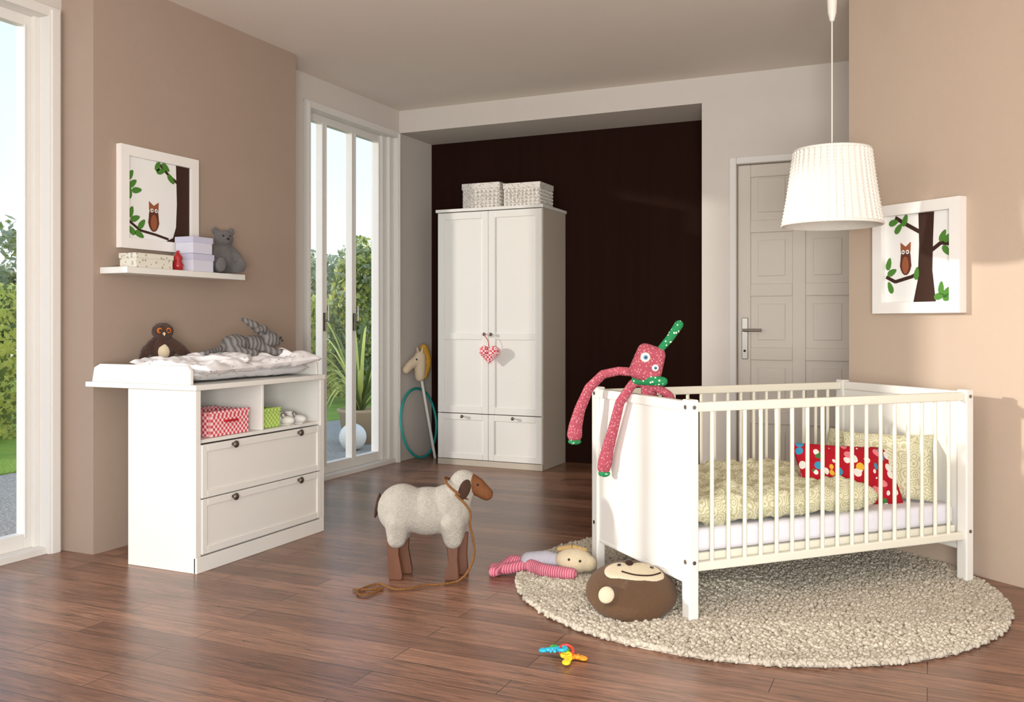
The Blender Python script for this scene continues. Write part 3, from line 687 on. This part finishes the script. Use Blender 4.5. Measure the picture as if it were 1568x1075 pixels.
# brown monkey cushion
FELT=mat('brown_felt',srgb(98,74,54),.95,c2=srgb(86,64,46),bump=.5,bs=150,sheen=.1); FELTC=mat('cream_felt',srgb(202,188,162),.95,bump=.4,bs=150); FELTD=mat('dark_felt',srgb(56,39,31),.95)
q=W(.482,3.735,.016)
bc=empty('monkey_cushion',loc=q,rot=(math.radians(25),0,A))
AX,AY,AZ=.185,.165,.078
mb=MB(); mb.sph((0,0,.088),(AX,AY,AZ),FELT,n=40,k=24)
en=Vector((-.42,-.55,.72)).normalized(); ep=Vector((-.098,-.085,.135))
mb.cap(ep-en*.01,.042,ep+en*.004,.040,FELT)
mb.cap((-.045,-.085,.135),.026,(-.02,-.045,.155),.02,FELT)
blob('body',mb,FELT,.007,2,bc,disp=.008,dscale=.08)
def disc(mb,x,y,rx,ry,mt,off=.0,a=0):
    vs=[];fs=[]
    def zz(px,py): 
        t=max(0,1-(px/AX)**2-(py/AY)**2); return .088+AZ*math.sqrt(t)+.006+off
    R=6;nn=24; ca,sa=math.cos(a),math.sin(a)
    vs.append((x,y,zz(x,y)))
    for r in range(1,R+1):
        for i in range(nn):
            t=2*math.pi*i/nn; lx=rx*r/R*math.cos(t); ly=ry*r/R*math.sin(t); px=x+lx*ca-ly*sa; py=y+lx*sa+ly*ca; vs.append((px,py,zz(px,py)-(0.008+off if r==R else 0)))
    for i in range(nn): fs.append((0,1+i,1+(i+1)%nn))
    for r in range(R-1):
        for i in range(nn): a_=1+r*nn+i;b2=1+r*nn+(i+1)%nn; fs.append((a_,a_+nn,b2+nn,b2))
    mb.add(vs,fs,mt,True)
mb=MB(); disc(mb,-.050,.045,.060,.062,FELTC); disc(mb,.058,.040,.080,.068,FELTC); disc(mb,.01,.010,.085,.040,FELTC)
disc(mb,-.002,.085,.018,.026,FELTD,.004); disc(mb,.088,.062,.009,.009,BLACK,.004); disc(mb,-.045,.070,.009,.009,BLACK,.004)
Me=Matrix.Translation(ep+en*.037)@en.to_track_quat('Z','Y').to_matrix().to_4x4()
mb.sph((0,0,0),(.033,.033,.014),FELTC,M=Me)
mb.obj('face',parent=bc)
def zc(x,y,o=.008): return (x,y,.088+AZ*math.sqrt(max(0,1-(x/AX)**2-(y/AY)**2))+o)
curve('mouth',[zc(-.04,.022),zc(-.01,.002),zc(.04,-.006),zc(.09,.006),zc(.12,.035)],.0032,FELTD,parent=bc)

# ------------------------------------------------------------ toy sheep
WOOL=mat('sheep_fleece',srgb(196,190,178),.98,c2=srgb(176,170,158),cs=60,bump=1.0,bs=190,bd=.012,sheen=.2)
TAN=mat('brown_suede',srgb(124,80,50),.8,c2=srgb(100,62,38),cs=30,bump=.3,bs=100); EARM=mat('dark_suede',srgb(64,44,34),.8); WOODL=mat('walnut_leg',srgb(110,66,38),.5,c2=srgb(80,46,28),cs=6,scale=(4,4,1))
ROPE=mat('sisal_rope',srgb(160,112,68),.9,c2=srgb(105,70,40),cs=160,bump=1,bs=200)
so=W(-.392,4.25,0); SH=A-math.radians(4)
sheep=empty('toy_sheep',loc=so,rz=SH)
mb=MB()
mb.sph((-.118,0,.315),(.118,.105,.118),WOOL); mb.sph((0,0,.308),(.14,.102,.112),WOOL); mb.sph((.095,0,.315),(.112,.098,.118),WOOL)
mb.chain([((.12,0,.35),.082),((.155,0,.41),.070),((.170,0,.438),.060)],WOOL)
mb.sph((.168,0,.445),(.062,.056,.056),WOOL)
for x,y in((-.135,-.055),(-.135,.055),(.125,-.05),(.125,.05)):
    mb.chain([((x*.95,y,.27),.065),((x,y,.19),.045)],WOOL)
blob('fleece',mb,WOOL,.006,10,sheep,disp=.0035,dscale=.010)
mb=MB()
for x,y,s in((-.15,-.055,-1),(-.125,.055,-1),(.12,-.05,1),(.15,.05,1)):
    pr=[(x-.028,.20),(x+.034,.20),(x+.028,.10),(x+.036,.0),(x-.03,.0),(x-.034,.02),(x-.016,.09)] if s>0 else [(x-.03,.20),(x+.03,.20),(x+.026,.12),(x+.045,.015),(x+.04,.0),(x-.02,.0),(x-.026,.08)]
    mb.prism(pr,y-.014,y+.014,WOODL)
mb.obj('legs',parent=sheep,bevel=.005)
mb=MB(); mb.chain([((.195,0,.44),.047),((.228,0,.425),.043),((.265,0,.397),.034),((.275,0,.390),.031)],TAN); blob('face',mb,TAN,.006,5,sheep)
mb=MB()
for s in(-1,1):
    mb.sph((.180,s*.064,.42),(.026,.012,.048),EARM,rot=(s*.25,.35,0)); mb.sph((.238,s*.037,.438),.006,BLACK)
mb.sph((.296,0,.398),(.008,.016,.008),EARM); mb.sph((-.236,0,.33),(.010,.018,.06),EARM,rot=(0,.2,0)); mb.obj('ears_eyes_tail',parent=sheep)
Ry=Matrix.Translation((.140,0,.413))@Matrix.Rotation(math.radians(38),4,'Y')
mb=MB(); mb.torus((0,0,0),.078,.006,ROPE,M=Ry); mb.obj('neck_rope',parent=sheep)
Si=Matrix.Translation(so)@Matrix.Rotation(SH,4,'Z')
rp=[Si@Vector(p) for p in((.14,-.078,.40),(.19,-.095,.36),(.215,-.10,.32),(.205,-.095,.27),(.225,-.09,.20),(.23,-.09,.12),(.20,-.10,.05),(.16,-.10,.012))]
rp+=[W(x,y,.008) for x,y in((-.27,4.13),(-.33,4.09),(-.39,4.10),(-.45,4.03),(-.52,4.02),(-.56,4.08),(-.60,4.12),(-.66,4.05),(-.68,3.97),(-.64,3.93),(-.60,3.98),(-.56,4.06),(-.60,4.02),(-.70,4.02))]
o=curve('lead_rope',[tuple(p) for p in rp],.0055,ROPE); o.parent=sheep; o.matrix_parent_inverse=Si.inverted()

# ------------------------------------------------------------ teething keys
kc=W(.19,3.21,0); keys=empty('toy_teething_keys',loc=kc)
kk=MB()
cols=[srgb(240,150,30),srgb(250,215,40),srgb(60,170,70),srgb(40,170,200),srgb(220,60,50)]
kk.torus((0,.0,.03),.024,.005,mat('key_ring_plastic',cols[4],.3),rot=(.5,.3,0))
for i,(a,l) in enumerate(((.2,.03),(-1.2,.04),(2.6,.04),(3.5,.05))):
    mt=mat('key_plastic_%d'%i,cols[i],.3); M=Matrix.Rotation(a,4,'Z')@Matrix.Translation((.0,0,.014+.008*i))@Matrix.Rotation(.10,4,'Y')
    kk.torus((.015,0,0),.015,.007,mt,M=M,n=20); kk.cap((.028,0,0),.008,(.03+l*.8,0,0),.008,mt,M); kk.sph((.03+l,0,0),(.017,.015,.008),mt,M=M)
    kk.box(.035,.045,.0,.02,-.005,.005,mt,M); kk.box(.05,.058,.0,.016,-.005,.005,mt,M)
kk.obj('keys',parent=keys)

# ------------------------------------------------------------ light
w=bpy.data.worlds.new('sky'); sc.world=w; w.use_nodes=True; nt=w.node_tree; bg=nt.nodes['Background']
t=nt.nodes.new('ShaderNodeTexCoord'); sx=nt.nodes.new('ShaderNodeSeparateXYZ'); nt.links.new(t.outputs['Generated'],sx.inputs[0])
r=nt.nodes.new('ShaderNodeValToRGB'); r.color_ramp.elements[0].position=.0; r.color_ramp.elements[0].color=(.95,.97,1,1)
r.color_ramp.elements[1].position=.6; r.color_ramp.elements[1].color=(.45,.66,.95,1)
e_=r.color_ramp.elements.new(.16); e_.color=(.78,.88,1,1)
nt.links.new(sx.outputs['Z'],r.inputs[0]); nt.links.new(r.outputs[0],bg.inputs['Color']); bg.inputs['Strength'].default_value=1.3
su=bpy.data.lights.new('sun','SUN'); su.energy=2.9; su.angle=math.radians(2.2); su.color=(1,.95,.88)
so_=bpy.data.objects.new('sun',su); col.objects.link(so_); so_.location=(-8,0,5)
el=math.radians(11.5); hd=Vector((.92,.39)).normalized()
so_.rotation_euler=Vector((hd.x*math.cos(el),hd.y*math.cos(el),-math.sin(el))).to_track_quat('-Z','Y').to_euler()
def area(name,loc,tgt,sx,sy,p,c):
    l=bpy.data.lights.new(name,'AREA'); l.shape='RECTANGLE'; l.size=sx; l.size_y=sy; l.energy=p; l.color=c
    o=bpy.data.objects.new(name,l); col.objects.link(o); o.location=loc; o.rotation_euler=(Vector(tgt)-Vector(loc)).to_track_quat('-Z','Y').to_euler(); return o
area('added_fill',(0.4,-2.2,2.3),(-1.8,5,.9),3.0,2.0,80,(1,.98,.95))  # unseen fill added behind the camera to lift the whole room
area('added_fill.001',(-2.6,-1.2,1.9),(0.6,4.6,.9),1.6,1.5,45,(1,.98,.95))  # second added fill, out of view to the camera's left
area('added_ceiling_fill',(.5,-1.0,1.0),(-1.2,4.4,2.99),1.4,1.0,190,(1,.96,.91))  # added behind the camera only to brighten the ceiling
# ------------------------------------------------------------ camera
cam=bpy.data.cameras.new('camera'); cam.sensor_width=36; cam.lens=36*1400/1568; cam.shift_y=-42.5/1568; cam.clip_end=200
c=bpy.data.objects.new('camera',cam); col.objects.link(c); c.location=(0,0,1.18); c.rotation_euler=(math.pi/2,0,A); sc.camera=c
sc.view_settings.view_transform='Standard'; sc.view_settings.exposure=0
